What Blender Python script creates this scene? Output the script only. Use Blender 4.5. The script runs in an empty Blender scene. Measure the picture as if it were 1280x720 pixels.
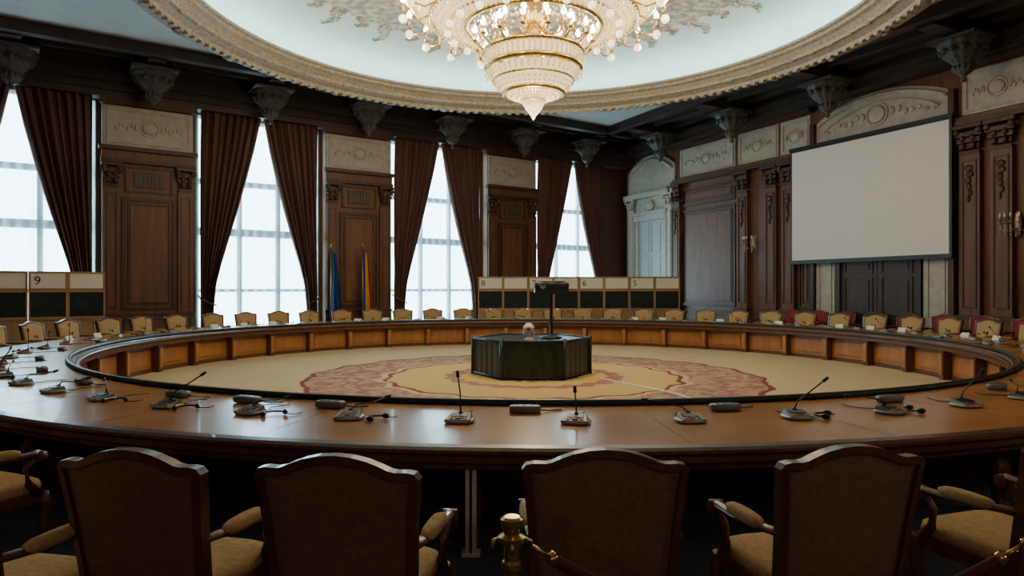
import bpy, math, random
from mathutils import Vector, Matrix
random.seed(4)
pi=math.pi
sc=bpy.context.scene
# ------------------------------------------------------------------ geometry helpers
class MB:
    def __init__(s): s.v=[];s.f=[];s.m=[];s.sm=[];s.T=Matrix.Identity(4)
    def add(s,vs,fs,mat=0,smooth=False):
        o=len(s.v)
        s.v+= [tuple(s.T@Vector(p)) for p in vs]
        for f in fs:
            s.f.append([i+o for i in f]);s.m.append(mat);s.sm.append(smooth)
    def box(s,x0,x1,y0,y1,z0,z1,mat=0,R=None):
        vs=[(x0,y0,z0),(x1,y0,z0),(x1,y1,z0),(x0,y1,z0),(x0,y0,z1),(x1,y0,z1),(x1,y1,z1),(x0,y1,z1)]
        if R: vs=[tuple(R@Vector(p)) for p in vs]
        s.add(vs,[(0,3,2,1),(4,5,6,7),(0,1,5,4),(1,2,6,5),(2,3,7,6),(3,0,4,7)],mat)
    def frame(s,x0,x1,z0,z1,y,w,d,mat=0):
        # picture-frame moulding on a wall plane, protruding towards -y
        s.box(x0,x1,y-d,y,z0,z0+w,mat);s.box(x0,x1,y-d,y,z1-w,z1,mat)
        s.box(x0,x0+w,y-d,y,z0+w,z1-w,mat);s.box(x1-w,x1,y-d,y,z0+w,z1-w,mat)
    def lathe(s,prof,seg,mat=0,c=(0,0,0),hard=False,fl=0,fn=0,smooth=True):
        def ring(r,z):
            return [(c[0]+r*(1+fl*math.cos(fn*2*pi*i/seg))*math.cos(2*pi*i/seg),c[1]+r*(1+fl*math.cos(fn*2*pi*i/seg))*math.sin(2*pi*i/seg),c[2]+z) for i in range(seg)]
        if hard:
            for (r0,z0),(r1,z1) in zip(prof,prof[1:]):
                s.add(ring(r0,z0)+ring(r1,z1),[(i,(i+1)%seg,seg+(i+1)%seg,seg+i) for i in range(seg)],mat,smooth)
        else:
            vs=[];fs=[]
            for r,z in prof: vs+=ring(max(r,1e-4),z)
            for k in range(len(prof)-1):
                fs+=[(k*seg+i,k*seg+(i+1)%seg,(k+1)*seg+(i+1)%seg,(k+1)*seg+i) for i in range(seg)]
            s.add(vs,fs,mat,smooth)
    def tube(s,pts,r,seg=8,mat=0,closed=False,cap=True,sq=None):
        pts=[Vector(p) for p in pts];n=len(pts);vs=[];fs=[]
        rs=r if isinstance(r,(list,tuple)) else [r]*n
        up=Vector((0,0,1))
        for i,p in enumerate(pts):
            a=pts[(i-1)%n] if (i>0 or closed) else p
            b=pts[(i+1)%n] if (i<n-1 or closed) else p
            t=(b-a).normalized()
            x=t.cross(up)
            if x.length<.05: x=t.cross(Vector((0,1,0)))
            x.normalize();y=x.cross(t)
            kx,ky=sq if sq else (1,1)
            for j in range(seg):
                an=2*pi*j/seg
                vs.append(tuple(p+x*math.cos(an)*rs[i]*kx+y*math.sin(an)*rs[i]*ky))
        m=n if closed else n-1
        for i in range(m):
            k=(i+1)%n
            fs+=[(i*seg+j,i*seg+(j+1)%seg,k*seg+(j+1)%seg,k*seg+j) for j in range(seg)]
        if cap and not closed:
            fs.append(tuple(range(seg))[::-1]);fs.append(tuple((n-1)*seg+j for j in range(seg)))
        s.add(vs,fs,mat,True)
    def torus(s,R,r,z=0,seg=64,ms=8,mat=0,c=(0,0)):
        s.tube([(c[0]+R*math.cos(2*pi*i/seg),c[1]+R*math.sin(2*pi*i/seg),z) for i in range(seg)],r,ms,mat,closed=True)
    def sphere(s,c,r,mat=0,seg=12,rg=8,e=1.0,e2=None):
        if not isinstance(r,(tuple,list)): r=(r,r,r)
        sp=lambda v,p: math.copysign(abs(v)**p,v)
        e2=e if e2 is None else e2
        vs=[];fs=[]
        for k in range(rg+1):
            ph=-pi/2+pi*k/rg
            for i in range(seg):
                th=2*pi*i/seg+ (pi/4 if e!=1 else 0)
                cp=max(math.cos(ph),1e-5)
                vs.append((c[0]+r[0]*sp(cp,e2)*sp(math.cos(th),e),c[1]+r[1]*sp(cp,e2)*sp(math.sin(th),e),c[2]+r[2]*sp(math.sin(ph),e2)))
        for k in range(rg):
            fs+=[(k*seg+i,k*seg+(i+1)%seg,(k+1)*seg+(i+1)%seg,(k+1)*seg+i) for i in range(seg)]
        s.add(vs,fs,mat,True)
    def octa(s,c,r,h,mat=0):
        x,y,z=c
        s.add([(x,y,z-h),(x+r,y,z),(x,y+r,z),(x-r,y,z),(x,y-r,z),(x,y,z+h*.7)],[(0,2,1),(0,3,2),(0,4,3),(0,1,4),(5,1,2),(5,2,3),(5,3,4),(5,4,1)],mat)
    def mesh(s,name,mats):
        me=bpy.data.meshes.new(name);me.from_pydata(s.v,[],s.f)
        for m in mats: me.materials.append(m)
        me.polygons.foreach_set('material_index',s.m);me.polygons.foreach_set('use_smooth',s.sm)
        me.update();return me
def put(name,me,loc=(0,0,0),rz=0,parent=None,bevel=0):
    o=bpy.data.objects.new(name,me);sc.collection.objects.link(o)
    o.location=loc;o.rotation_euler=(0,0,rz)
    if parent: o.parent=parent
    if bevel:
        b=o.modifiers.new('bevel','BEVEL');b.width=bevel;b.segments=2;b.limit_method='ANGLE';b.angle_limit=math.radians(50)
    return o
# ------------------------------------------------------------------ materials
def mat(name,c,rough=.6,metal=0,c2=None,scale=(8,8,8),detail=4,bump=0,emis=None,es=0,spec=.5,coat=0,bscale=None,lo=.35,hi=.65):
    m=bpy.data.materials.new(name);m.use_nodes=True;nt=m.node_tree;b=nt.nodes['Principled BSDF']
    b.inputs['Base Color'].default_value=(*c,1);b.inputs['Roughness'].default_value=rough;b.inputs['Metallic'].default_value=metal
    b.inputs['Specular IOR Level'].default_value=spec;b.inputs['Coat Weight'].default_value=coat
    if emis: b.inputs['Emission Color'].default_value=(*emis,1);b.inputs['Emission Strength'].default_value=es
    tc=nt.nodes.new('ShaderNodeTexCoord');mp=nt.nodes.new('ShaderNodeMapping');mp.inputs['Scale'].default_value=scale
    nz=nt.nodes.new('ShaderNodeTexNoise');nz.inputs['Scale'].default_value=1;nz.inputs['Detail'].default_value=detail
    nt.links.new(tc.outputs['Object'],mp.inputs['Vector']);nt.links.new(mp.outputs[0],nz.inputs['Vector'])
    if c2 is None: c2=tuple(x*.85 for x in c)
    r=nt.nodes.new('ShaderNodeValToRGB');r.color_ramp.elements[0].position=lo;r.color_ramp.elements[1].position=hi
    r.color_ramp.elements[0].color=(*c2,1);r.color_ramp.elements[1].color=(*c,1)
    nt.links.new(nz.outputs['Fac'],r.inputs[0]);nt.links.new(r.outputs[0],b.inputs['Base Color'])
    if bump:
        bp=nt.nodes.new('ShaderNodeBump');bp.inputs['Strength'].default_value=bump;bp.inputs['Distance'].default_value=.02
        nt.links.new(nz.outputs['Fac'],bp.inputs['Height']);nt.links.new(bp.outputs[0],b.inputs['Normal'])
    return m
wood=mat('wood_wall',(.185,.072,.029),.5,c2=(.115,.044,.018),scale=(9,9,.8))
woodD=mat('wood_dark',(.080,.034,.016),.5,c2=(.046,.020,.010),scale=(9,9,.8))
woodB=mat('wood_ceiling_beam',(.052,.037,.028),.5,c2=(.031,.022,.017),scale=(3,3,3))
woodT=mat('wood_table_top',(.52,.225,.055),.26,c2=(.41,.168,.040),scale=(1.0,1.6,1),coat=.1)
woodP=mat('wood_table_panel',(.46,.19,.06),.35,c2=(.36,.14,.042),scale=(7,7,.9))
woodC=mat('wood_chair',(.15,.060,.028),.32,c2=(.09,.036,.017),scale=(18,18,4),coat=.2)
gold_f=mat('fabric_gold',(.54,.345,.155),.85,c2=(.43,.27,.115),scale=(35,35,35),bump=.15)
back_f=mat('fabric_back',(.21,.135,.088),.9,c2=(.165,.106,.068),scale=(40,40,40),bump=.1)
red_f=mat('fabric_red',(.35,.02,.02),.8,c2=(.25,.012,.015),scale=(30,30,30))
plasterR=mat('plaster_ring',(.46,.40,.31),.6,c2=(.29,.25,.19),scale=(14,14,14),bump=.5)
white=mat('plaster_white',(.60,.62,.62),.7,c2=(.54,.56,.56),scale=(2,2,2))
brackM=mat('bracket_plaster',(.105,.108,.097),.55,c2=(.058,.060,.053),scale=(10,10,10),bump=.4)
curt=mat('curtain_brown',(.150,.070,.058),.85,c2=(.105,.049,.041),scale=(3,3,.6))
frameM=mat('window_frame_paint',(.50,.62,.66),.5)
brass=mat('brass',(.75,.50,.20),.22,1,c2=(.62,.40,.15),scale=(9,9,9))
goldM=mat('gilded_bronze',(.72,.52,.20),.3,1,c2=(.5,.34,.13),scale=(12,12,12))
black=mat('black_plastic',(.018,.018,.02),.4)
grey=mat('grey_plastic',(.20,.20,.21),.4)
silver=mat('silver_plastic',(.40,.38,.35),.35)
paper=mat('paper_white',(.8,.8,.78),.8)
screenM=mat('projection_fabric',(.80,.77,.77),.8,c2=(.79,.76,.76))
rubber=mat('cable_green',(.018,.03,.026),.4)
cloth=mat('stand_cloth',(.020,.040,.036),.30,c2=(.008,.018,.016),scale=(14,14,2))
glassD=mat('booth_glass',(.03,.045,.045),.12,c2=(.02,.03,.03))
boothW=mat('booth_wood',(.46,.27,.12),.5,c2=(.38,.21,.09),scale=(8,8,1))
boothS=mat('booth_sign',(.93,.88,.74),.6,c2=(.90,.84,.70))
ropeM=mat('rope_velvet',(.13,.012,.018),.75,c2=(.08,.008,.012),scale=(60,60,60))
blueF=mat('flag_blue',(.02,.08,.28),.7);yelF=mat('flag_yellow',(.85,.55,.04),.7);redF=mat('flag_red',(.60,.025,.03),.7)
carpD=mat('carpet_outer',(.10,.12,.16),.95,c2=(.07,.085,.12),scale=(20,20,20),bump=.3)
doorM=mat('door_pale',(.42,.47,.50),.4)
led=mat('cove_led',(1,1,1),.5,emis=(.46,.93,.97),es=22)
bulb=mat('bulb_warm',(1,.92,.75),.3,emis=(1,.84,.55),es=34)
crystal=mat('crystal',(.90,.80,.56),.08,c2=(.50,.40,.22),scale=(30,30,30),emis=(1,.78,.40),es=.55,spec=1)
glow=mat('frosted_glass_glow',(.80,.66,.40),.3,c2=(.42,.32,.15),scale=(25,25,6),emis=(1,.76,.36),es=1.5)
domeM=mat('dome_plaster',(.70,.71,.69),.7,c2=(.65,.66,.64),scale=(2,2,2))
ornM=mat('dome_ornament',(.60,.55,.46),.6,c2=(.31,.255,.185),scale=(5,5,5),detail=8,bump=.9,lo=.42,hi=.60)
relief=mat('relief_cream',(.50,.465,.395),.6,c2=(.40,.365,.31),scale=(6,6,6),bump=.5)
# sheer
sheer=bpy.data.materials.new('sheer_curtain');sheer.use_nodes=True;nt=sheer.node_tree;nt.nodes.clear()
o_=nt.nodes.new('ShaderNodeOutputMaterial');tr=nt.nodes.new('ShaderNodeBsdfTransparent');tl=nt.nodes.new('ShaderNodeBsdfTranslucent');mx=nt.nodes.new('ShaderNodeMixShader')
tl.inputs[0].default_value=(.68,.90,.94,1);tr.inputs[0].default_value=(.80,.94,.98,1)
wv=nt.nodes.new('ShaderNodeTexWave');wv.inputs['Scale'].default_value=1.1;wv.inputs['Distortion'].default_value=.6
mr=nt.nodes.new('ShaderNodeMapRange');mr.inputs[3].default_value=.12;mr.inputs[4].default_value=.36
tcn=nt.nodes.new('ShaderNodeTexCoord');nt.links.new(tcn.outputs['Object'],wv.inputs[0])
nt.links.new(wv.outputs['Fac'],mr.inputs[0]);nt.links.new(mr.outputs[0],mx.inputs[0])
nt.links.new(tr.outputs[0],mx.inputs[1]);nt.links.new(tl.outputs[0],mx.inputs[2]);nt.links.new(mx.outputs[0],o_.inputs[0])
# carpet medallion
cm=bpy.data.materials.new('carpet_medallion');cm.use_nodes=True;nt=cm.node_tree;b=nt.nodes['Principled BSDF'];b.inputs['Roughness'].default_value=.95;b.inputs['Specular IOR Level'].default_value=.1
N=nt.nodes.new;L=nt.links.new
tc=N('ShaderNodeTexCoord');ln=N('ShaderNodeVectorMath');ln.operation='LENGTH';L(tc.outputs['Object'],ln.inputs[0])
sx=N('ShaderNodeSeparateXYZ');L(tc.outputs['Object'],sx.inputs[0])
at=N('ShaderNodeMath');at.operation='ARCTAN2';L(sx.outputs[1],at.inputs[0]);L(sx.outputs[0],at.inputs[1])
mu=N('ShaderNodeMath');mu.operation='MULTIPLY';mu.inputs[1].default_value=20;L(at.outputs[0],mu.inputs[0])
si=N('ShaderNodeMath');si.operation='SINE';L(mu.outputs[0],si.inputs[0])
nz=N('ShaderNodeTexNoise');nz.inputs['Scale'].default_value=2.2;nz.inputs['Detail'].default_value=5;L(tc.outputs['Object'],nz.inputs['Vector'])
m1=N('ShaderNodeMath');m1.operation='MULTIPLY_ADD';m1.inputs[1].default_value=.05;L(si.outputs[0],m1.inputs[0]);L(ln.outputs['Value'],m1.inputs[2])
m2=N('ShaderNodeMath');m2.operation='MULTIPLY_ADD';m2.inputs[1].default_value=.3;L(nz.outputs['Fac'],m2.inputs[0]);L(m1.outputs[0],m2.inputs[2])
m3=N('ShaderNodeMath');m3.operation='MULTIPLY';m3.inputs[1].default_value=1/8.0;L(m2.outputs[0],m3.inputs[0])
def ramp(stops):
    r=N('ShaderNodeValToRGB');r.color_ramp.interpolation='CONSTANT';e=r.color_ramp.elements
    while len(e)>1:e.remove(e[-1])
    e[0].position=0;e[0].color=(*stops[0][1],1)
    for p,c in stops[1:]:
        q=e.new(p);q.color=(*c,1)
    return r
mauve=(.30,.14,.125);rose=(.37,.18,.15);gold=(.56,.39,.14);beige=(.54,.42,.26);dred=(.21,.055,.055);cream=(.52,.40,.25)
ra=ramp([(0,rose),(.10,gold),(.2,mauve),(.235,gold),(.37,dred),(.38,cream),(.395,mauve),(.565,dred),(.575,beige)])
rb=ramp([(0,gold),(.10,dred),(.13,gold),(.2,rose),(.235,(.52,.37,.18)),(.37,dred),(.38,cream),(.395,(.44,.285,.20)),(.565,dred),(.575,(.51,.395,.24))])
L(m3.outputs[0],ra.inputs[0]);L(m3.outputs[0],rb.inputs[0])
n2=N('ShaderNodeTexNoise');n2.inputs['Scale'].default_value=3.2;n2.inputs['Detail'].default_value=6;n2.inputs['Distortion'].default_value=1.5;L(tc.outputs['Object'],n2.inputs['Vector'])
rc=N('ShaderNodeValToRGB');rc.color_ramp.elements[0].position=.46;rc.color_ramp.elements[1].position=.54;L(n2.outputs['Fac'],rc.inputs[0])
mxc=N('ShaderNodeMix');mxc.data_type='RGBA';L(rc.outputs[0],mxc.inputs[0]);L(ra.outputs[0],mxc.inputs[6]);L(rb.outputs[0],mxc.inputs[7]);L(mxc.outputs[2],b.inputs['Base Color'])

# ------------------------------------------------------------------ layout
C=Vector((0.43,13.67,0))
d1=Vector((.8211,.5707,0));n1=Vector((-.5707,.8211,0));D1=11.6
d2=Vector((-.4415,.8973,0));n2v=Vector((.8973,.4415,0));D2=12.0
P1=C+n1*D1;P2=C+n2v*D2
A1=math.atan2(d1.y,d1.x);A2=math.atan2(-d2.y,-d2.x)
def W(s,o=0,z=0): return tuple(P1+d1*s-n1*o+Vector((0,0,z)))
def Rr(u,o=0,z=0): return tuple(P2+d2*u-n2v*o+Vector((0,0,z)))
CZ=8.25
def inter(p,n,q,m):
    a,b_,c_,d_=n.x,n.y,m.x,m.y;e=n.dot(p);f=m.dot(q);D=a*d_-b_*c_
    return Vector(((e*d_-b_*f)/D,(a*f-e*c_)/D,0))
P3=C-n1*14.2;P4=C-n2v*13.6
corners=[inter(P1,n1,P2,n2v),inter(P2,n2v,P3,n1),inter(P3,n1,P4,n2v),inter(P4,n2v,P1,n1)]
sL=(corners[3]-P1).dot(d1);sR=(corners[0]-P1).dot(d1)
uF=(corners[0]-P2).dot(d2);uN=(corners[1]-P2).dot(d2)
# floor
mb=MB();mb.add([(c.x,c.y,0) for c in corners]+[(c.x,c.y,-.2) for c in corners],[(3,2,1,0)[::-1],(4,5,6,7)[::-1]],0)
for i in range(4):
    j=(i+1)%4;mb.add([(corners[i].x,corners[i].y,0),(corners[j].x,corners[j].y,0),(corners[j].x,corners[j].y,-.2),(corners[i].x,corners[i].y,-.2)],[(0,1,2,3)],0)
put('floor',mb.mesh('floor',[carpD]))
mb=MB();mb.lathe([(7.93,.0),(7.93,.012),(0,.012)],128,0,hard=True)
put('round_medallion_carpet',mb.mesh('carpet',[cm]),C)
# ceiling with circular opening
ring=7.75;mb=MB();angs=set(2*pi*i/96 for i in range(96))
for c in corners: 
    v=c-C;angs.add(math.atan2(v.y,v.x)%(2*pi))
angs=sorted(angs);vs=[]
for a in angs:
    dv=Vector((math.cos(a),math.sin(a),0));t=min([ (P-C).dot(nn)/dv.dot(nn) for P,nn in((P1,n1),(P2,n2v),(P3,-n1),(P4,-n2v)) if dv.dot(nn)>1e-6])
    vs+=[(ring*dv.x,ring*dv.y,CZ),(t*dv.x,t*dv.y,CZ)]
n=len(angs);mb.add(vs,[(2*i,2*i+1,2*((i+1)%n)+1,2*((i+1)%n)) for i in range(n)],0)
put('ceiling',mb.mesh('ceiling',[white]),C)
# dome, drum and ring cornice
mb=MB()
mb.lathe([(7.75,8.25),(7.75,7.32),(7.7,7.25),(7.62,7.22)],160,1,hard=True)
mb.lathe([(7.62,7.22),(7.45,7.22),(7.42,7.17),(7.30,7.17),(7.28,7.24),(7.12,7.30),(7.02,7.30),(7.0,7.36),(6.9,7.45),(6.8,7.48),(6.78,7.54),(6.70,7.56),(6.70,7.62),(6.78,7.62),(6.85,7.50),(7.5,7.50)],160,1,hard=True)
mb.lathe([(7.5,7.5),(7.5,7.62),(7.42,7.85),(7.2,8.08),(6.8,8.28),(6.2,8.44),(5.5,8.55)],160,0)
mb.lathe([(5.5,8.55),(5.4,8.56),(4.4,8.64),(4.3,8.60),(4.2,8.56),(4.1,8.62),(3.6,8.68),(2.8,8.72),(2.7,8.68),(2.6,8.74),(1.2,8.8),(0,8.8)],128,2)
# acanthus relief fringe over the dome
for i in range(48):
    a=2*pi*(i+.5)/48;Lh=.45+.40*(i%2);mb.T=Matrix.Rotation(a,4,'Z')
    def zr(r): return 8.55-.155*(r-5.5)-.012 if r>5.5 else 8.55
    mb.tube([(5.4+Lh*k/6,.10*math.sin(k*1.1),zr(5.4+Lh*k/6)) for k in range(7)],.028,5,2)
    for k in range(1,7):
        for s_ in(-1,1):
            rr=5.4+Lh*k/6.5;mb.sphere((rr,s_*(.17-.02*k)+.10*math.sin(k*1.1),zr(rr)),(.06,.085-.008*k,.022),2,8,4)
    mb.T=Matrix.Identity(4)
for i in range(180):
    a=2*pi*i/180;R=Matrix.Rotation(a,4,'Z');mb.box(7.3,7.42,-.06,.06,7.12,7.19,1,R)
for i in range(28):
    a=2*pi*(i+.5)/28;R=Matrix.Rotation(a,4,'Z');old=mb.T;mb.T=R
    mb.sphere((7.56,0,7.21),(.10,.24,.04),3,12,6);mb.sphere((7.56,0,7.18),(.05,.10,.04),1,8,5);mb.T=old
for i in range(72):
    a=2*pi*i/72;mb.T=Matrix.Rotation(a,4,'Z');mb.sphere((7.05,0,7.31),(.07,.13,.04),1,8,4);mb.T=Matrix.Identity(4)
put('ceiling_dome_ring',mb.mesh('dome',[domeM,plasterR,ornM,brackM]),C)
mb=MB();mb.lathe([(6.95,7.53),(7.10,7.53)],96,0)
mb.lathe([(6.95,7.505),(6.95,7.53)],96,0)
put('cove_led_strip',mb.mesh('cove',[led]),C)

# ------------------------------------------------------------------ window wall
wc=[-8.7+6.4*k for k in range(-2,4)]
wc=[c for c in wc if c-2>sL and c+2<sR+1.6]
mb=MB();HW=1.9;ZT=7.1;ZB=.45
prev=sL-.4
for c in wc:
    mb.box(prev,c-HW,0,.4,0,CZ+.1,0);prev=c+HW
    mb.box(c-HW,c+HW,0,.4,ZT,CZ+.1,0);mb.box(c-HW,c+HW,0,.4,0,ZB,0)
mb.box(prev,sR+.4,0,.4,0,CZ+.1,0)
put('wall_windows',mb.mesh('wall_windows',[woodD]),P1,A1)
# window frames
mb=MB()
for x in(-1.85,-.6,.6,1.85):
    w=.15 if abs(x)<1 else .10
    mb.box(x-w/2,x+w/2,.1,.2,ZB,ZT)
for z,t in((ZB+.05,.07),(1.7,.05),(3.52,.12),(5.06,.09),(ZT-.05,.07)): mb.box(-1.9,1.9,.09,.21,z-t,z+t)
wfm=mb.mesh('window',[frameM])
mb=MB()
nx=120;rows=[.04,1,2.5,4,5.5,7.05];vs=[];fs=[]
for j,z in enumerate(rows):
    for i in range(nx+1):
        x=-1.88+3.76*i/nx;vs.append((x,-.05+.03*math.sin(i*.9)+.012*math.sin(i*2.3+z),z))
for j in range(len(rows)-1):
    for i in range(nx): fs.append((j*(nx+1)+i,j*(nx+1)+i+1,(j+1)*(nx+1)+i+1,(j+1)*(nx+1)+i))
mb.add(vs,fs,0,True);shm=mb.mesh('sheer',[sheer])
def interp(t,tb):
    for (a,x),(b,y) in zip(tb,tb[1:]):
        if t<=b: return x+(y-x)*(t-a)/(b-a)
    return tb[-1][1]
def drape(side):
    mb=MB();nr=40;nc=84;vs=[];fs=[]
    for j in range(nr+1):
        h=j/nr;z=7.2-7.17*h;w=interp(h,[(0,1.78),(.15,1.57),(.29,1.33),(.42,1.08),(.54,.83),(.65,.60),(.74,.44),(.85,.37),(1,.36)])
        for i in range(nc+1):
            t=i/nc;ph=t*2*pi*8
            x=1.80-w*t
            y=-.24+.085*math.sin(ph+.6*math.sin(h*5))+.03*math.sin(ph*2.1+h*3)+.05*math.sin(ph*.37+h*2)
            vs.append((side*x,y,z))
    for j in range(nr):
        for i in range(nc): fs.append((j*(nc+1)+i,j*(nc+1)+i+1,(j+1)*(nc+1)+i+1,(j+1)*(nc+1)+i))
    mb.add(vs,fs,0,True)
    z=1.3
    mb.tube([(side*1.85,-.1,z+.25),(side*1.83,-.40,z+.15),(side*1.55,-.42,z),(side*1.38,-.36,z-.05)],.025,6,1)
    return mb.mesh('drape',[curt,curt])
dr={-1:drape(-1),1:drape(1)}
for k,c in enumerate(wc):
    put('window_%d'%(k+1),wfm,W(c),A1)
    put('sheer_curtain',shm,W(c),A1)
    put('curtain_drape',dr[-1],W(c),A1);put('curtain_drape',dr[1],W(c),A1)
    ld=bpy.data.lights.new('window_portal','AREA');ld.shape='RECTANGLE';ld.size=3.8;ld.size_y=6.65
    try: ld.cycles.is_portal=True
    except Exception: pass
    lo=bpy.data.objects.new('window_daylight_portal',ld);sc.collection.objects.link(lo)
    lo.location=W(c,-.3,3.8)
    lo.rotation_euler=(Vector((-n1.x,-n1.y,0))).to_track_quat('-Z','Y').to_euler()
# piers
def capital(mb,x,y,z0,z1,w,m=0):
    h=z1-z0
    mb.box(x-w*.5,x+w*.5,y-.02,y+.12,z0,z0+h*.12,m)
    for k in range(3):
        q=.5+.08*k
        mb.box(x-w*q,x+w*q,y-.03-.03*k,y+.12,z0+h*(.2+.2*k),z0+h*(.36+.2*k),m)
    for sx_ in(-1,1):
        mb.sphere((x+sx_*w*.55,y-.08,z0+h*.78),(.09,.07,.1),m,10,6)
        for q in range(2): mb.sphere((x+sx_*w*.25,y-.07-.01*q,z0+h*(.3+.25*q)),(.07,.05,.09),m,8,6)
    mb.box(x-w*.72,x+w*.72,y-.14,y+.12,z0+h*.88,z1,m)
def plaque(mb,x0,x1,z0,z1,y,m,mr=None):
    mb.box(x0,x1,y-.05,y,z0,z1,m);mb.frame(x0+.08,x1-.08,z0+.08,z1-.08,y-.05,.05,.03,m)
    cx=(x0+x1)/2;cz=(z0+z1)/2;hw=(x1-x0)/2;hh=(z1-z0)/2;q=m if mr is None else mr
    mb.T=Matrix.Translation((cx,y-.06,cz))@Matrix.Rotation(pi/2,4,'X')
    mb.sphere((0,0,0),(min(.36*hh,.4*hw),.30*hh,.04),q,16,6)
    mb.torus(.42*hh,.018,0,24,6,q)
    for s_ in(-1,1):
        for k in range(6):
            mb.sphere((s_*(.5*hh+ (hw-.5*hh-.25)*(k+.5)/6),.10*hh*math.sin(k*2.2),0),((hw-.5*hh-.25)/14,.17*hh*(1-.1*k),.022),q,10,5)
    mb.T=Matrix.Identity(4)
mb=MB();pw=1.17
mb.box(-pw,pw,-.35,-.002,0,CZ-.05,0)
mb.box(-pw-.04,pw+.04,-.42,-.35,0,.25,1);mb.box(-pw-.02,pw+.02,-.40,-.35,.25,.95,0);mb.box(-pw-.04,pw+.04,-.43,-.35,.95,1.05,1)
for s_ in(-1,1):
    mb.box(s_*.95-.2,s_*.95+.2,-.43,-.35,1.05,4.6,0);mb.frame(s_*.95-.13,s_*.95+.13,1.2,4.45,-.43,.035,.02,1)
    capital(mb,s_*.95,-.43,4.6,5.3,.36,1)
    mb.frame(s_*.95-.15,s_*.95+.15,.35,.88,-.40,.03,.02,1)
mb.frame(-.7,.7,1.15,4.35,-.35,.09,.05,1);mb.frame(-.55,.55,1.3,4.2,-.35,.05,.03,1);mb.box(-.48,.48,-.375,-.35,1.37,4.13,0)
mb.frame(-.68,.68,.32,.9,-.40,.05,.03,1)
mb.frame(-.62,.62,4.5,5.25,-.35,.05,.05,1);mb.box(-.4,.4,-.39,-.35,4.65,5.1,1)
for k in range(7): mb.box(-.36+.104*k,-.30+.104*k,-.405,-.39,4.7,5.05,2)
mb.box(-pw-.05,pw+.05,-.5,-.35,5.32,5.42,1);mb.box(-pw-.03,pw+.03,-.44,-.35,5.42,5.66,0);mb.box(-pw-.10,pw+.10,-.56,-.35,5.66,5.78,1)
plaque(mb,-pw+.02,pw-.02,5.80,6.92,-.35,3,3)
mb.box(-pw-.08,pw+.08,-.5,-.35,6.95,7.12,1)
pier=mb.mesh('pier',[wood,woodD,brackM,relief])
pc=[c+3.2 for c in wc if c+3.2+pw<sR]+[wc[0]-3.2]
for i,s_ in enumerate(pc): put('trim_pier_panelling_%d'%(i+1),pier,W(s_),A1)
# cornice & valance
mb=MB()
mb.box(sL,sR,-.62,-.002,7.3,7.5,0);mb.box(sL,sR,-.5,-.002,7.12,7.3,0);mb.box(sL,sR,-.8,-.002,7.5,7.75,0);mb.box(sL,sR,-.55,-.002,7.75,8.2,0)
put('trim_cornice_windows',mb.mesh('cornice',[woodB]),P1,A1)
mb=MB()
x0,x1=-uF,-uN
mb.box(x0,x1,-.62,-.002,7.55,7.72,0);mb.box(x0,x1,-.8,-.002,7.72,7.9,0);mb.box(x0,x1,-.5,-.002,7.9,8.2,0)
put('trim_cornice_right',mb.mesh('cornice',[woodB]),P2,A2)
# ------------------------------------------------------------------ coffered perimeter + pendants
mb=MB()
mb.box(sL,sR-.01,-2.3,-.01,8.18,8.23,0)
mb.box(sL,sR-2,-2.35,-2.05,7.95,8.23,0)
for k in range(-5,6):
    s_=.9+3.2*k
    if sL+1<s_<sR-1.2:
        mb.box(s_-.22,s_+.22,-2.1,-.3,7.9,8.2,0);mb.box(s_-.35,s_+.35,-1.55,-.85,7.82,7.92,0)
    if sL+1<s_+2<sR-1: mb.box(s_+.45,s_+2.75,-1.3,-1.15,8.05,8.2,0)
put('trim_coffer_windows',mb.mesh('coffer',[woodB]),P1,A1)
mb=MB()
mb.box(x0+.02,x1-.01,-2.9,-.01,8.17,8.22,0);mb.box(x0+2.3,x1-.01,-2.95,-2.65,7.95,8.22,0)
bu=[9.6-3.87*k for k in range(0,6)]
for u in bu:
    if uN+1<u: mb.box(-u-.22,-u+.22,-2.7,-.3,7.88,8.19,0);mb.box(-u-.35,-u+.35,-1.55,-.85,7.8,7.9,0)
    if uN+3<u: mb.box(-u+.5,-u+3.4,-1.9,-1.75,8.03,8.19,0);mb.box(-u+.5,-u+3.4,-1.0,-.85,8.03,8.19,0)
put('trim_coffer_right',mb.mesh('coffer',[woodB]),P2,A2)
mb=MB()
mb.lathe([(.0,-.98),(.05,-.96),(.07,-.90),(.04,-.85),(.10,-.80),(.20,-.72),(.22,-.62),(.17,-.56),(.25,-.50),(.39,-.36),(.46,-.22),(.42,-.18),(.50,-.14),(.55,-.05),(.55,0)],48,0,fl=.05,fn=12)
for i in range(12):
    a=2*pi*i/12;mb.sphere((.46*math.cos(a),.46*math.sin(a),-.2),(.07,.07,.10),0,8,5)
    mb.sphere((.22*math.cos(a),.22*math.sin(a),-.62),(.04,.04,.07),0,6,4)
mb.box(-.58,.58,-.58,.58,0,.07,0)
pm=mb.mesh('pendant',[brackM])
for k in range(-5,5):
    s_=.9+3.2*k
    if sL+1<s_<sR-1.2: put('ceiling_pendant_boss',pm,W(s_,1.2,7.76),A1)
for u in bu:
    if uN+1<u: put('ceiling_pendant_boss',pm,Rr(u,1.2,7.76),A2)
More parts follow.
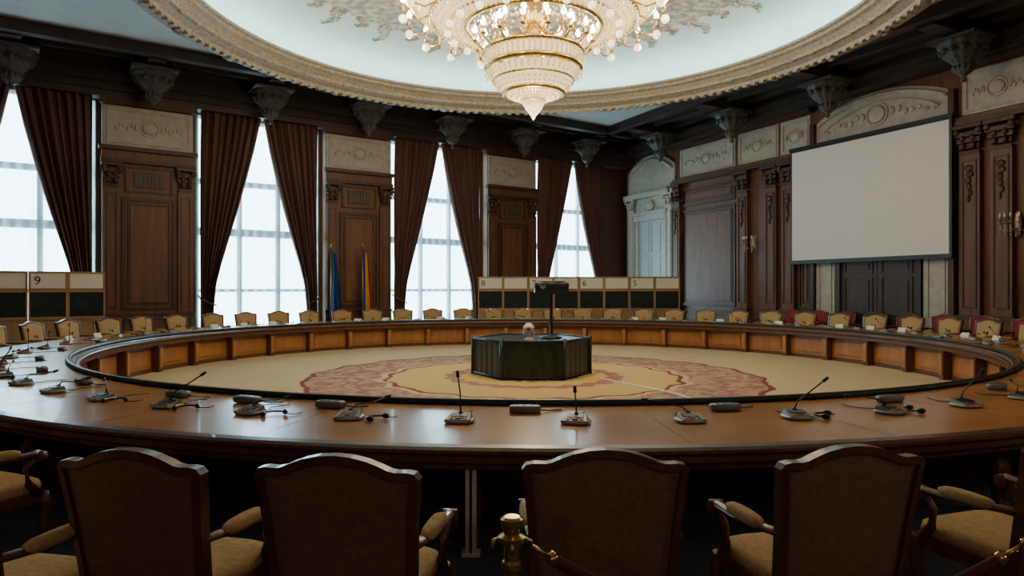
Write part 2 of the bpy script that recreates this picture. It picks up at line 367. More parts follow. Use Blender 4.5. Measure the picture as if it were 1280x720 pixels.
# ------------------------------------------------------------------ right wall
mb=MB();mb.box(x0-.4,x1+.4,0,.4,0,CZ+.1,0)
put('wall_right',mb.mesh('wall_right',[wood]),P2,A2)
mb=MB()
mb.box(x0+3.4,-2.2,-.06,0,0,.22,1);mb.box(1.05,x1,-.06,0,0,.22,1)
def rpanel(a,b,z0,z1):
    mb.frame(a,b,z0,z1,0,.09,.06,1);mb.frame(a+.16,b-.16,z0+.16,z1-.16,0,.04,.03,1);mb.box(a+.24,b-.24,-.035,0,z0+.24,z1-.24,0)
rpanel(-9.7,-6.75,1.1,4.9);rpanel(-9.7,-6.75,.3,.95);rpanel(-9.7,-6.75,5.05,5.75)
def pil(x,w=.5):
    mb.box(x-w/2-.05,x+w/2+.05,-.24,0,0,1.0,0);mb.box(x-w/2-.08,x+w/2+.08,-.27,0,.95,1.07,1)
    mb.box(x-w/2,x+w/2,-.18,0,1.07,5.2,0);mb.frame(x-w/2+.07,x+w/2-.07,1.25,5.05,-.18,.04,.025,1)
    capital(mb,x,-.18,5.2,5.95,w,1)
    for k in range(6): mb.sphere((x+.03*math.sin(k*2),-.19,4.85-.16*k),(.11-.013*k,.035,.09),1,8,5)
for x in(-9.95,-6.3,-5.0,-4.25,1.55,2.3,6.2,6.95): pil(x)
rpanel(-3.95,-3.35,1.1,5.7)
rpanel(2.75,5.8,1.1,5.7);rpanel(7.4,min(x1-.2,10.2),1.1,5.7)
mb.box(x0+3.4,-3.3,-.26,0,5.97,6.1,1);mb.box(x0+3.4,-3.3,-.18,0,6.1,6.2,0);mb.box(1.15,x1,-.26,0,5.97,6.1,1);mb.box(1.15,x1,-.18,0,6.1,6.2,0)
mb.box(x0+3.4,-3.3,-.3,0,7.42,7.54,1);mb.box(1.15,x1,-.3,0,7.42,7.54,1)
mb.box(-3.35,-3.2,-.2,0,0,7.0,1);mb.box(1.02,1.17,-.2,0,0,7.0,1)
put('trim_right_panelling',mb.mesh('rp',[wood,woodD]),P2,A2)
mb=MB()
for a,b in((-9.8,-6.75),(-6.6,-4.75),(-4.65,-3.45),(1.3,3.0),(3.1,5.8),(6.0,8.4)):
    plaque(mb,a,b,6.25,7.36,0,0,0)
put('trim_frieze_plaques',mb.mesh('fp',[relief]),P2,A2)
mb=MB()
def segarch(xa,xb,zb,zs,zt,y0,y1,m,n=24):
    pts=[(xa,zb)]+[(xa+(xb-xa)*i/n, zs+(zt-zs)*math.sin(pi*i/n)**.8 if 0<i<n else zs) for i in range(n+1)]+[(xb,zb)]
    k=len(pts);vs=[(x,y0,z) for x,z in pts]+[(x,y1,z) for x,z in pts]
    mb.add(vs,[tuple(range(k)),tuple(range(2*k-1,k-1,-1))]+[(i,(i+1)%k,k+(i+1)%k,k+i)[::-1] for i in range(k)],m)
segarch(-3.2,1.02,5.6,7.0,7.52,-.06,0,0)
n=24;arc=[(-3.1+4.02*i/n,-.10,6.9+.5*math.sin(pi*i/n)**.8) for i in range(n+1)]
mb.tube(arc,.05,6,0);mb.tube([(x*.9-.1,y,z-.22) for x,y,z in arc],.025,6,0)
mb.box(-3.2,1.02,-.1,0,6.15,6.28,0)
mb.T=Matrix.Translation((-1.09,-.08,6.85))@Matrix.Rotation(pi/2,4,'X')
mb.sphere((0,0,0),(.26,.26,.04),0,16,6);mb.torus(.33,.022,0,24,6,0)
for s_ in(-1,1):
    for k in range(7): mb.sphere((s_*(.46+.2*k),-.08*k*.4+.05*math.sin(k*2),0),(.08,.12-.012*k,.026),0,10,5)
mb.T=Matrix.Identity(4)
for a,b in((-3.18,-2.5),(.3,1.0)):
    mb.box(a,b,-.10,0,0,3.2,0);mb.frame(a+.1,b-.1,.9,3.0,-.1,.05,.03,0);mb.frame(a+.1,b-.1,.15,.8,-.1,.05,.03,0)
put('trim_arch_portal',mb.mesh('portal',[relief]),P2,A2)
# wooden double door
mb=MB()
mb.box(-2.45,-2.3,-.14,0,0,2.75,1);mb.box(.10,.25,-.14,0,0,2.75,1);mb.box(-2.45,.25,-.16,0,2.72,3.0,1)
for a,b in((-2.3,-1.11),(-1.09,.10)):
    mb.box(a,b,-.06,0,0,2.72,0)
    for z0,z1 in((.15,.9),(1.0,2.1),(2.2,2.62)):
        mb.frame(a+.12,b-.12,z0,z1,-.06,.05,.03,1);mb.box(a+.25,b-.25,-.085,-.06,z0+.12,z1-.12,0)
mb.sphere((-1.02,-.12,1.05),.035,2,10,8);mb.sphere((-1.18,-.12,1.05),.035,2,10,8)
put('door_1',mb.mesh('door',[woodD,woodB,brass]),P2,A2)
# white corner portal
mb=MB();cx=-11.7
segarch(cx-1.6,cx+1.6,5.9,6.9,7.5,-.08,0,0)
mb.tube([(cx-1.45+2.9*i/20,-.12,6.75+.55*math.sin(pi*i/20)**.8) for i in range(21)],.06,6,0)
mb.box(cx-1.65,cx+1.65,-.05,0,0,5.9,0)
for s_ in(-1,1):
    mb.box(cx+s_*1.3-.25,cx+s_*1.3+.25,-.16,0,0,5.2,0);mb.frame(cx+s_*1.3-.16,cx+s_*1.3+.16,1.1,5.0,-.16,.04,.03,0)
    capital(mb,cx+s_*1.3,-.16,5.2,5.7,.45,0)
    mb.box(cx+s_*.9-.12,cx+s_*.9+.12,-.12,0,0,4.7,0)
mb.box(cx-1.7,cx+1.7,-.3,0,5.7,5.9,0);mb.box(cx-1.05,cx+1.05,-.18,0,4.7,4.95,0);mb.box(cx-1.2,cx+1.2,-.24,0,4.95,5.08,0)
mb.sphere((cx,-.1,5.35),(.3,.08,.22),0,14,6)
for a,b in((cx-.78,cx-.01),(cx+.01,cx+.78)):
    mb.box(a,b,-.08,0,0,4.7,1)
    for z0,z1 in((.15,1.2),(1.3,3.2),(3.3,4.55)): mb.frame(a+.08,b-.08,z0,z1,-.08,.04,.02,0)
put('door_2',mb.mesh('door2',[relief,doorM]),P2,A2)
# projection screen
mb=MB();xa,xb,za,zb=-3.98,1.21,2.60,6.24;yo=.16
mb.box(xa,xb,yo-.50,yo-.47,za,zb,0);mb.box(xa+.07,xb-.07,yo-.508,yo-.50,za+.07,zb-.07,1)
mb.box(xa-.03,xb+.03,yo-.54,yo-.44,zb-.02,zb+.08,0);mb.box(xa,xb,yo-.53,yo-.45,za-.05,za,0)
for x in(xa+.4,xb-.4): mb.box(x-.03,x+.03,yo-.47,-.11,zb-.2,zb-.1,0)
put('projection_screen',mb.mesh('screen',[black,screenM]),P2,A2)
# sconces
mb=MB()
mb.sphere((0,-.06,0),(.10,.05,.3),0,12,8)
mb.lathe([(.0,-.35),(.04,-.32),(.02,-.26),(.05,-.2)],10,0,(0,-.1,0))
for a in(-.30,-.16,0,.16,.30):
    yy=-.36+abs(a)*.4
    mb.tube([(0,-.08,-.1),(a*.5,yy*.7,-.2),(a*.95,yy,-.14),(a,yy,.0)],.014,6,0)
    mb.lathe([(.0,0),(.055,.01),(.06,.03),(.018,.03),(.018,.14),(.0,.14)],10,0,(a,yy,0))
    mb.lathe([(.015,.14),(.03,.18),(.026,.22),(0,.27)],8,2,(a,yy,0))
    for k in range(4): mb.octa((a,yy,-.06-.07*k),.025,.04,1)
crys2=mat('crystal_unlit',(.7,.65,.56),.1,c2=(.4,.36,.3),spec=1)
oldg=mat('antique_gilding',(.45,.35,.22),.4,.6)
sm=mb.mesh('sconce',[oldg,crys2,mat('candle_unlit',(.75,.7,.58),.4)])
for u in(5.68,-2.62): put('wall_sconce',sm,Rr(u,.20 if u>0 else .02,3.35),A2)
# rest of the shell
def plainwall(name,P,nn,a,b):
    mb=MB();d=Vector((nn.y,-nn.x,0));A=math.atan2(d.y,d.x)
    la=(a-P).dot(d);lb=(b-P).dot(d);la,lb=min(la,lb),max(la,lb)
    mb.box(la,lb,0,.3,0,CZ+.1,0)
    k=int((lb-la)/3);w=(lb-la)/k
    for i in range(k):
        mb.frame(la+i*w+.3,la+(i+1)*w-.3,1.2,5.6,0,.1,.05,1);mb.frame(la+i*w+.3,la+(i+1)*w-.3,.3,1.0,0,.06,.04,1)
        mb.box(la+i*w+.2,la+(i+1)*w-.2,-.05,0,6.2,7.3,2)
    mb.box(la,lb,-.1,0,0,.2,1);mb.box(la,lb,-.25,0,5.9,6.1,1);mb.box(la,lb,-.5,0,7.5,8.1,1)
    put(name,mb.mesh(name,[wood,woodD,relief]),P,A)
    return d,A,la,lb
dB,AB,laB,lbB=plainwall('wall_behind',P3,-n1,corners[1],corners[2])
plainwall('wall_left',P4,-n2v,corners[2],corners[3])

# ------------------------------------------------------------------ conference table
mb=MB();SG=192
mb.lathe([(7.74,.64),(7.72,.66),(7.72,.735),(7.74,.75)],SG,2,hard=True)
mb.lathe([(7.74,.75),(7.86,.75)],SG,2,hard=True)
mb.lathe([(7.86,.75),(9.30,.75)],SG,0,hard=True)
mb.lathe([(9.30,.75),(9.37,.745),(9.40,.73),(9.40,.71),(9.37,.69),(9.35,.68),(9.35,.64),(9.32,.62),(9.28,.61),(9.28,.58),(7.74,.58),(7.74,.64)],SG,2,hard=True)
mb.lathe([(7.97,.58),(7.97,0.013)],SG,3,hard=True);mb.lathe([(8.03,.58),(8.03,0.0)],SG,1,hard=True)
mb.lathe([(7.97,.10),(7.945,.10),(7.945,.013)],SG,2,hard=True);mb.lathe([(7.945,.58),(7.945,.53),(7.97,.53)],SG,2,hard=True)
NP=40
for i in range(NP):
    R=Matrix.Rotation(2*pi*(i+.5)/NP,4,'Z')
    mb.box(7.80,7.96,-.075,.075,.013,.62,2,R);mb.box(7.78,7.80,-.05,.05,.1,.52,3,R)
    mb.box(8.03,8.75,-.03,.03,0,.58,1,R)
    mb.T=R
    mb.lathe([(.07,0),(.07,.06),(.045,.08),(.06,.16),(.085,.28),(.07,.38),(.045,.42),(.06,.46),(.08,.50),(.08,.58)],12,2,(8.95,0,0))
    mb.T=Matrix.Identity(4)
    R2=Matrix.Rotation(2*pi*(i)/NP,4,'Z')
    mb.box(7.935,7.95,-.42,.42,.17,.48,3,R2)
    mb.box(7.9,9.3,-.0025,.0025,.745,.7508,2,R)
mb.torus(7.82,.03,.775,SG,8,4);mb.torus(7.70,.025,.70,SG,8,2)
put('round_conference_table',mb.mesh('table',[woodT,woodD,woodC,woodP,rubber]),C)

# ------------------------------------------------------------------ chair
def chair_mesh(front,back):
    mb=MB()
    half=[(.285,.36),(.292,.55),(.305,.78),(.322,.96),(.326,.995),(.31,1.018),(.28,1.024),(.235,1.022),(.21,1.027),(.175,1.044),(.125,1.064),(.065,1.078),(0,1.083)]
    half=[(x*1.07,z) for x,z in half]
    out=half+[(-x,z) for x,z in half[-2::-1]]
    n=len(out);inn=[]
    for i in range(n):
        a=Vector(out[max(i-1,0)]);b_=Vector(out[min(i+1,n-1)]);t=(b_-a).normalized();nn=Vector((-t.y,t.x))
        inn.append(tuple(Vector(out[i])+nn*.034))
    inn[0]=(inn[0][0],.46);inn[-1]=(inn[-1][0],.46)
    Y=lambda z:-.27-(z-.42)*.16
    def P(p,dy): return (p[0],Y(p[1])+dy,p[1])
    vs=[P(p,.028) for p in out]+[P(p,.035) for p in inn]+[P(p,-.028) for p in out]+[P(p,-.034) for p in inn]
    fs=[]
    for i in range(n-1):
        fs+=[(i,i+1,n+i+1,n+i),(2*n+i,3*n+i,3*n+i+1,2*n+i+1),(i,2*n+i,2*n+i+1,i+1),(n+i,n+i+1,3*n+i+1,3*n+i)]
    mb.add(vs,fs,0,False)
    mb.box(-.27,.27,Y(.42)-.03,Y(.42)+.03,.38,.47,0)
    cz=.75
    for side,base,bul,m in((1,.012,.04,1),(-1,-.014,-.012,2)):
        loops=[]
        for q,bb in((1,0),(.93,.55),(.75,.85),(.4,1),(0.02,1)):
            loops.append([(p[0]*q,Y(cz+(p[1]-cz)*q)+base+bul*bb,cz+(p[1]-cz)*q) for p in inn])
        vs=sum(loops,[]);fs=[]
        for k in range(len(loops)-1):
            for i in range(n):
                j=(i+1)%n;f=(k*n+i,k*n+j,(k+1)*n+j,(k+1)*n+i);fs.append(f if side==-1 else f[::-1])
        fs.append(tuple((len(loops)-1)*n+i for i in range(n)))
        mb.add(vs,fs,m,True)
    for s_ in(-1,1):
        mb.tube([(s_*.27,-.27,.42),(s_*.275,-.28,.2),(s_*.28,-.33,0)],[.032,.028,.022],6,0)
        mb.tube([(s_*.28,.26,.40),(s_*.285,.28,.33),(s_*.275,.265,.18),(s_*.28,.28,.03),(s_*.28,.285,0)],[.036,.042,.028,.026,.032],8,0)
        mb.tube([(s_*.30,-.32,.70),(s_*.315,-.15,.685),(s_*.325,.02,.67),(s_*.325,.17,.672),(s_*.325,.215,.668)],[.022,.024,.024,.026,.028],8,0,sq=(1.15,.8))
        mb.sphere((s_*.322,-.05,.70),(.037,.15,.03),1,12,8,e=.7)
        mb.tube([(s_*.325-.035,.215,.655),(s_*.325+.035,.215,.655)],.036,10,0)
        mb.tube([(s_*.325,.19,.66),(s_*.318,.13,.58),(s_*.30,.16,.48),(s_*.285,.23,.40)],[.022,.02,.024,.03],8,0)
    mb.box(-.27,.27,.245,.285,.33,.41,0)
    for s_ in(-1,1): mb.box(s_*.275-.018,s_*.275+.018,-.27,.26,.34,.41,0)
    mb.sphere((0,.0,.44),(.285,.30,.065),1,24,10,e=.35,e2=.6)
    return mb.mesh('armchair',[woodC,front,back])
chm=chair_mesh(gold_f,back_f);chr_=chair_mesh(red_f,red_f)
NS=62;step=2*pi/NS;a0=math.radians(.3)
def face(x,y,extra=0):
    v=C-Vector((x,y,0));return math.atan2(v.y,v.x)-pi/2+extra
for k in range(NS):
    a=a0+k*step;da=(a+pi)%(2*pi)-pi
    if abs(da)<math.radians(19): continue
    R=10.02+random.uniform(-.04,.05)
    x=C.x+R*math.sin(a);y=C.y-R*math.cos(a)
    put('conference_armchair',chm,(x,y,0),face(x,y,random.uniform(-.06,.06)))
for bx,by,ex in((-2.31,2.63,.06),(-1.60,2.86,-.03),(-.71,2.76,-.05),(.39,2.86,.0),(1.46,2.93,.10),(2.70,3.25,.12)):
    r=face(bx,by)+ex
    put('conference_armchair',chm,(bx-math.sin(r)*.37,by+math.cos(r)*.37,0),r,bevel=.006)
for k in range(10):
    u=4.9-.98*k
    p=Rr(u,.62);put('red_armchair',chr_,p,math.atan2(-n2v.y,-n2v.x)-pi/2)

# ------------------------------------------------------------------ table equipment
redb=mat('red_button',(.4,.03,.03),.4)
def mic(neck):
    mb=MB()
    mb.sphere((0,0,.014),(.115,.105,.013),0,24,6,e=.6,e2=.5)
    w=.10;vs=[(-w,-.09,.02),(w,-.09,.02),(w*.85,.08,.02),(-w*.85,.08,.02),(-w*.92,-.085,.03),(w*.92,-.085,.03),(w*.75,.07,.060),(-w*.75,.07,.060)]
    mb.add(vs,[(3,2,1,0),(4,5,6,7),(0,1,5,4),(1,2,6,5),(2,3,7,6),(3,0,4,7)],3)
    Rm=Matrix.Translation((0,-.01,.047))@Matrix.Rotation(.19,4,'X')
    mb.box(-.06,.06,-.02,.05,0,.005,1,Rm);mb.box(-.022,.022,-.055,-.035,0,.006,2,Rm)
    for s_ in(-1,1): mb.box(s_*.05-.012,s_*.05+.012,-.055,-.038,0,.005,0,Rm)
    mb.lathe([(.02,0),(.02,.015),(.01,.02)],10,1,(0,.045,.05))
    mb.tube(neck,.006,6,1);e=Vector(neck[-1]);t=(e-Vector(neck[-2])).normalized()
    mb.tube([e,e+t*.05],[.014,.012],8,1)
    mb.tube([(0,.08,.01),(.05,.16,.008),(-.03,.25,.008),(.02,.42,.008)],.005,5,1)
    return mb.mesh('microphone',[silver,black,redb,grey])
micA=mic([(0,.045,.06),(-.005,.05,.2),(-.02,.04,.33)])
micB=mic([(0,.045,.06),(.03,.05,.12),(.16,.08,.2),(.27,.10,.27)])
micC=mic([(0,.045,.06),(-.04,.06,.10),(-.16,.11,.13),(-.28,.16,.14)])
micD=mic([(0,.045,.06),(.04,.06,.10),(.15,.12,.10),(.24,.2,.13)])
micE=mic([(0,.045,.06),(-.005,.05,.13),(-.01,.04,.22)])
mb=MB();mb.sphere((0,0,.03),(.13,.055,.03),0,16,8,e=.4,e2=.4);
for k in range(3): mb.box(-.09+.065*k,-.05+.065*k,-.02,.02,.055,.062,1)
mb.tube([(.12,0,.02),(.2,.05,.008),(.3,.1,.008)],.006,6,1)
sock=mb.mesh('socket',[grey,black])
mb=MB();pts=[(.08*math.cos(t),.08*math.sin(t),.02) for t in [pi*i/10 for i in range(11)]]
mb.tube(pts,.008,6,0)
for s_ in(-1,1): mb.sphere((s_*.085,-.01,.022),(.02,.035,.022),0,10,6)
mb.tube([(.09,-.03,.01),(.16,-.06,.006),(.22,.0,.006)],.004,5,0)
hp=mb.mesh('headphones',[black])
mb=MB();mb.add([(-.11,-.04,0),(.11,-.04,0),(.11,.04,0),(-.11,.04,0),(-.11,0,.09),(.11,0,.09)],[(0,1,5,4),(3,2,5,4)[::-1],(1,2,5),(0,4,3)],0)
card=mb.mesh('card',[paper])
near={-1:micA,0:micE,1:micC,2:micB,3:micC,4:micB,-2:micD,-3:micD,-4:micB,-5:micC}
for k in range(NS):
    kk=k if k<=NS/2 else k-NS
    a=a0+k*step;R=8.58
    x=C.x+R*math.sin(a);y=C.y-R*math.cos(a);r=face(x,y,random.uniform(-.25,.25))
    m=near.get(kk) or random.choice([micA,micB,micC,micD])
    put('conference_microphone',m,(x,y,.7515),r)
    if kk in(-3,-4,-2,3,2) or (abs(kk)>4 and random.random()<.6):
        q=a+.027;x=C.x+(R+.02)*math.sin(q);y=C.y-(R+.02)*math.cos(q)
        put('headphones',hp,(x,y,.7515),r+1)
    if kk%2==0 or kk==-3:
        q=a-.045;x=C.x+8.16*math.sin(q);y=C.y-8.16*math.cos(q);put('power_socket_box',sock,(x,y,.7515),face(x,y))
    if abs(kk)>11 and random.random()<.6:
        x=C.x+9.0*math.sin(a);y=C.y-9.0*math.cos(a);put('name_card',card,(x,y,.7515),face(x,y))
# ------------------------------------------------------------------ centre stand
mb=MB();n=6;hh=.74;R0=1.2
rows=[0.013,.3,.6,hh];vs=[];fs=[];seg=180
for z in rows:
    for i in range(seg):
        a=2*pi*i/seg;loc=(a%(2*pi/n))-pi/n
        r=R0*math.cos(pi/n)/math.cos(loc)+.007*math.sin(i*2*pi/6)*(1.1-z)
        vs.append((r*math.cos(a),r*math.sin(a),z))
for j in range(3): fs+=[(j*seg+i,j*seg+(i+1)%seg,(j+1)*seg+(i+1)%seg,(j+1)*seg+i) for i in range(seg)]
mb.add(vs,fs,0,False)
mb.add([vs[3*seg+i] for i in range(seg)],[tuple(range(seg))],1)
for i in range(n):
    a=2*pi*i/n;mb.tube([(R0*math.cos(a),R0*math.sin(a),.015),(R0*math.cos(a),R0*math.sin(a),hh+.06)],.04,8,0)
    for z,t in((hh+.0,.035),(.045,.03)):
        b0=2*pi*(i+1)/n;mb.tube([(R0*math.cos(a),R0*math.sin(a),z),(R0*math.cos(b0),R0*math.sin(b0),z)],t,6,1)
stand_y=C.y+.35
put('draped_hexagonal_stand',mb.mesh('stand',[cloth,black]),(C.x-.03,stand_y,0))
mb=MB()
mb.lathe([(.22,0),(.22,.02),(.05,.05),(.035,.08),(.035,.88),(.09,.90),(.09,.92)],16,0)
mb.box(-.34,.34,-.24,.24,.92,1.0,0);mb.sphere((0,0,1.06),(.36,.25,.085),0,20,10,e=.4,e2=.5)
mb.T=Matrix.Translation((-.18,-.24,1.06))@Matrix.Rotation(pi/2,4,'X');mb.lathe([(.07,-.03),(.07,.05),(.055,.05),(.05,.02),(0,.02)],16,1);mb.T=Matrix.Identity(4)
mb.torus(.27,.018,1.14,24,6,0)
put('video_projector',mb.mesh('projector',[black,grey]),(C.x+.37,stand_y-.1,hh+.012))
mb=MB()
mb.lathe([(.10,0),(.10,.02),(.04,.04),(.03,.10),(.06,.13),(.10,.19),(.095,.27),(.05,.32),(0,.33)],20,0);mb.sphere((0,-.085,.22),(.04,.035,.04),1,12,8)
for s_ in(-1,1): mb.box(s_*.10-.012,s_*.10+.012,-.03,.03,.10,.26,0)
put('conference_camera',mb.mesh('camera_unit',[paper,grey]),(C.x-.10,stand_y-.6,hh+.012))
mb=MB();mb.tube([(C.x+1.25,stand_y-.8,.02),(2.6,11.5,.02),(3.2,9.6,.02),(3.1,7.6,.02),(3.3,6.6,.02)],.018,6,0)
put('floor_cable',mb.mesh('cable',[paper]))
# ------------------------------------------------------------------ interpreter booths
def booth(wd,num):
    mb=MB();D=.85;H=2.2
    for x in(0,wd/2,wd): mb.box(x-.04 if x else 0,x+.04 if x<wd else wd,-.0,.08,0,H,0)
    mb.box(0,wd,.0,.08,0,.1,0);mb.box(0,wd,-.01,.09,.95,1.03,0);mb.box(0,wd,-.02,.10,H-.05,H,0);mb.box(0,wd,-.01,.09,1.66,1.74,0)
    mb.box(.04,wd-.04,.03,.06,.1,.95,3)
    mb.box(.05,wd/2-.05,.01,.04,1.76,H-.05,1);mb.box(wd/2+.05,wd-.05,.01,.04,1.76,H-.05,1)
    mb.box(.04,wd-.04,.04,.05,1.03,1.72,2)
    mb.box(0,.04,.08,D,0,H,0);mb.box(wd-.04,wd,.08,D,0,H,0);mb.box(0,wd,D-.04,D,0,H,0);mb.box(0,wd,.08,D,H-.04,H,0)
    return mb.mesh('booth',[boothW,boothS,glassD,boothW])
bmesh_far=booth(1.86,0);bmesh_l=booth(1.68,0)
def addbooth(me,loc,rz,num):
    o=put('interpreter_booth',me,loc,rz)
    if num:
        t=bpy.data.curves.new('digit','FONT');t.body=str(num);t.size=.30;t.extrude=.004;t.materials.append(black)
        to=bpy.data.objects.new('number_sign',t);sc.collection.objects.link(to);to.parent=o;to.location=(.12,.0,1.86);to.rotation_euler=(pi/2,0,0)
for i,nm in enumerate((8,7,6,5)): addbooth(bmesh_far,(-1.26+1.87*i,25.25,0),0,nm)
for i,nm in enumerate((9,10,11)): addbooth(bmesh_l,W(-6.66-1.69*(i+1),1.4),A1,nm)
# ------------------------------------------------------------------ flags
def flag(mats,loc,top):
    mb=MB()
    mb.lathe([(.2,0),(.2,.03),(.05,.06),(.02,.1)],16,1+2);mb.tube([(0,0,.05),(0,0,top)],.018,8,3);mb.lathe([(.0,0),(.035,.03),(.03,.07),(0,.15)],10,3,(0,0,top))
    nc=30;nr=14;vs=[];fs=[]
    for j in range(nr+1):
        h=j/nr;z=top-.08-h*(top-.9);w=.13+.22*h
        for i in range(nc+1):
            t=i/nc;vs.append((.02+w*t*1.15-.06*h,.08*math.sin(t*2*pi*2.5+h)*(.4+.6*h)-.03,z-.15*t))
    for j in range(nr):
        for i in range(nc):
            mb.add([vs[j*(nc+1)+i],vs[j*(nc+1)+i+1],vs[(j+1)*(nc+1)+i+1],vs[(j+1)*(nc+1)+i]],[(0,1,2,3)],min(2,i*3//nc),True)
    put('flag_on_pole',mb.mesh('flag',mats+[goldM]),loc,A1)
flag([blueF,blueF,blueF],W(-.25,.8),3.1);flag([blueF,yelF,redF],W(.85,.8),3.15)
# ------------------------------------------------------------------ chandelier
mb=MB()
def strands(prof,ns,nb,size,m=1,off=0):
    for i in range(ns):
        a=2*pi*(i+off)/ns
        for k in range(nb):
            t=k/(nb-1)*(len(prof)-1);j=min(int(t),len(prof)-2);f=t-j
            r=prof[j][0]*(1-f)+prof[j+1][0]*f;z=prof[j][1]*(1-f)+prof[j+1][1]*f
            mb.octa((r*math.cos(a),r*math.sin(a),z),size,size*1.5,m)
mb.lathe([(0,5.12),(.03,5.16),(.05,5.2),(.02,5.24),(.10,5.30),(.19,5.40),(.21,5.48),(.20,5.5)],24,2)
mb.torus(.22,.03,5.52,32,8,0)
strands([(.23,5.5),(.15,5.36),(.04,5.22)],20,7,.022)
mb.lathe([(.16,5.56),(.42,5.62),(.66,5.8),(.80,6.02),(.84,6.1)],48,2,fl=.02,fn=24)
strands([(.24,5.54),(.5,5.62),(.72,5.78),(.87,6.0),(.92,6.12)],44,12,.030)
mb.torus(.93,.06,6.16,64,8,0);mb.torus(.60,.04,5.66,48,8,0);mb.torus(.80,.025,5.90,48,8,0)
strands([(.94,6.2),(.97,6.3),(.98,6.42)],56,5,.035);mb.torus(.98,.05,6.46,64,8,0)
mb.lathe([(.90,6.2),(.92,6.45)],48,2)
for i in range(24):
    a=2*pi*i/24;mb.octa((.95*math.cos(a),.95*math.sin(a),6.02),.035,.08,1)
mb.lathe([(.12,6.3),(.2,6.5),(.1,6.8),(.16,7.0),(.3,7.2),(.12,7.5),(.08,8.0),(.2,8.3),(.08,8.5),(.35,8.75),(.4,8.8)],24,0)
def candle(x,y,z,h=.16,s=1.):
    mb.lathe([(.0,-.03),(.05*s,0),(.065*s,.03),(.02,.03),(.02,h)],10,0,(x,y,z))
    mb.lathe([(.018,h),(.05*s,h+.04),(.055*s,h+.09),(.03,h+.14),(0,h+.19)],10,3,(x,y,z))
for R,nn,z in((1.18,16,6.62),(.8,12,6.86)):
    for i in range(nn):
        a=2*pi*(i+.5)/nn;c_,s_=math.cos(a),math.sin(a)
        mb.tube([(.12*c_,.12*s_,z+.15),(R*.5*c_,R*.5*s_,z-.12),(R*.85*c_,R*.85*s_,z-.15),(R*c_,R*s_,z-.02)],.022,6,0)
        candle(R*c_,R*s_,z);mb.octa((R*c_,R*s_,z-.13),.03,.07,1)
mb.torus(1.35,.055,6.98,72,8,0);mb.torus(2.05,.05,7.12,96,8,0);mb.torus(2.45,.06,7.45,96,8,0);mb.torus(1.7,.03,6.97,72,8,0)
mb.lathe([(1.30,7.0),(1.65,6.98),(2.0,7.12),(2.3,7.35),(2.4,7.5)],72,2,fl=.015,fn=36)
strands([(1.35,6.98),(1.7,6.92),(2.05,7.08),(2.36,7.33),(2.47,7.5)],84,15,.033)
strands([(2.46,7.5),(2.3,7.75),(1.7,8.0),(1.0,8.25),(.3,8.45)],60,14,.035)
strands([(1.35,6.95),(1.2,6.85),(1.05,6.86)],60,4,.03)
for i in range(20):
    a=2*pi*(i+.5)/20;c_,s_=math.cos(a),math.sin(a)
    mb.tube([(2.05*c_,2.05*s_,7.12),(2.3*c_,2.3*s_,6.98),(2.52*c_,2.52*s_,7.02),(2.58*c_,2.58*s_,7.15)],.022,6,0)
    mb.sphere((2.58*c_,2.58*s_,7.0),.085,4,14,10)
    candle(2.58*c_,2.58*s_,7.15)
    a=2*pi*i/20;c_,s_=math.cos(a),math.sin(a);mb.sphere((1.72*c_,1.72*s_,6.86),.075,4,12,8);candle(1.75*c_,1.75*s_,7.16)
    mb.octa((2.05*c_,2.05*s_,6.98),.04,.12,1)
globe=mat('opal_globe',(.95,.88,.70),.2,emis=(1,.84,.54),es=1.9)
put('crystal_chandelier',mb.mesh('chandelier',[goldM,crystal,glow,bulb,globe]),C)
def plight(name,loc,e,r,col=(1,.83,.58)):
    l=bpy.data.lights.new(name,'POINT');l.energy=e;l.color=col;l.shadow_soft_size=r
    o=bpy.data.objects.new(name,l);sc.collection.objects.link(o);o.location=loc
for i in range(8):
    a=2*pi*(i+.5)/8;plight('chandelier_lamp',(C.x+2.9*math.cos(a),C.y+2.9*math.sin(a),6.9),78,.12)
plight('chandelier_lamp',(C.x,C.y,4.7),240,.15)
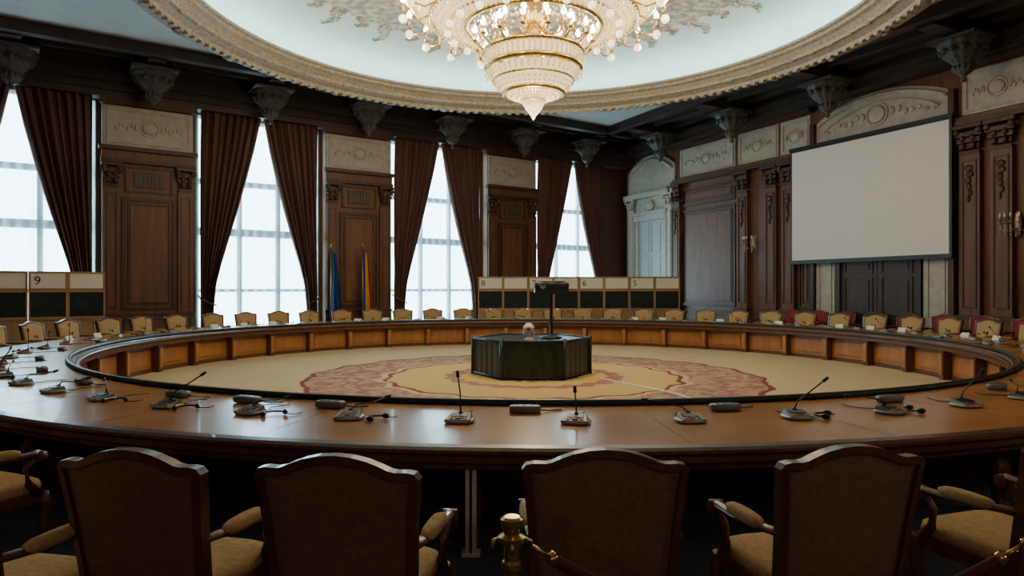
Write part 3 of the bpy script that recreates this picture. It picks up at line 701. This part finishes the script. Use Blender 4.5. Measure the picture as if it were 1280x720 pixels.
# fill globes added on the rear wall, unseen, to brighten the chair backs
gm=MB();gm.lathe([(.0,-.3),(.06,-.25),(.03,-.15),(.08,-.1),(.03,-.05)],12,0,(0,-.28,0));gm.tube([(0,0,-.2),(0,-.15,-.3),(0,-.28,-.2)],.02,8,0);gm.sphere((0,-.03,-.15),(.09,.03,.22),0,12,8)
gm.sphere((0,-.28,.1),.15,1,20,12);fill_me=gm.mesh('fill_globe',[goldM,globe])
for q in range(5):
    la=laB+(lbB-laB)*(q+.5)/5;p=P3+dB*la
    put('added_fill_globe',fill_me,(p.x,p.y,3.4),AB)
    pp=p+n1*.75;plight('added_fill_light',(pp.x,pp.y,3.5),46,.15,(1,.86,.70))
# ------------------------------------------------------------------ stanchions and ropes
mb=MB()
mb.lathe([(.17,0),(.17,.02),(.14,.04),(.05,.06),(.026,.09),(.026,.78),(.036,.79),(.036,.81),(.028,.82),(.028,.875),(.045,.88),(.048,.90),(.030,.91),(.034,.925),(.040,.94),(.040,.96),(.026,.968),(0,.968)],20,0,hard=True)
for a in(0,pi/2,pi,3*pi/2):
    mb.tube([(.045*math.cos(a),.045*math.sin(a),.89),(.065*math.cos(a),.065*math.sin(a),.885),(.07*math.cos(a),.07*math.sin(a),.86)],.007,6,0)
stm=mb.mesh('stanchion',[brass])
st=[(0.0,2.35),(1.82,2.35)]
for p in st: put('rope_stanchion',stm,(p[0],p[1],0),0)
for (xa,ya),(xb,yb) in zip(st,st[1:]):
    mb=MB();pts=[];n=60
    for i in range(n+1):
        t=i/n;pts.append((xa+.07+(xb-xa-.14)*t,ya+(yb-ya)*t,.865-.27*(1-(2*t-1)**2)))
    mb.tube(pts[2:-2],.021,10,0);mb.tube(pts[:3],.008,8,1);mb.tube(pts[-3:],.008,8,1)
    mb.tube(pts[2:4],.024,10,1);mb.tube(pts[-4:-2],.024,10,1)
    put('velvet_rope',mb.mesh('rope',[ropeM,brass]))
# conduit under the table
mb=MB();mb.box(-.035,.035,-.03,.03,0,.575,0);mb.box(-.06,.06,-.05,.05,0,.02,0);mb.box(-.008,.008,-.034,-.03,.02,.57,1)
put('cable_conduit_post',mb.mesh('conduit',[paper,black]),(-.27,4.5,0))

# ------------------------------------------------------------------ world & camera
w=bpy.data.worlds.new('overcast_sky');sc.world=w;w.use_nodes=True
bg=w.node_tree.nodes['Background'];bg.inputs[0].default_value=(.70,.90,1,1);bg.inputs[1].default_value=11.0
cd=bpy.data.cameras.new('camera');cd.lens=24;cd.sensor_width=36;cd.clip_end=200
cam=bpy.data.objects.new('camera',cd);sc.collection.objects.link(cam);cam.location=(0,0,1.75);cam.rotation_euler=(math.radians(90.07),0,0)
sc.camera=cam
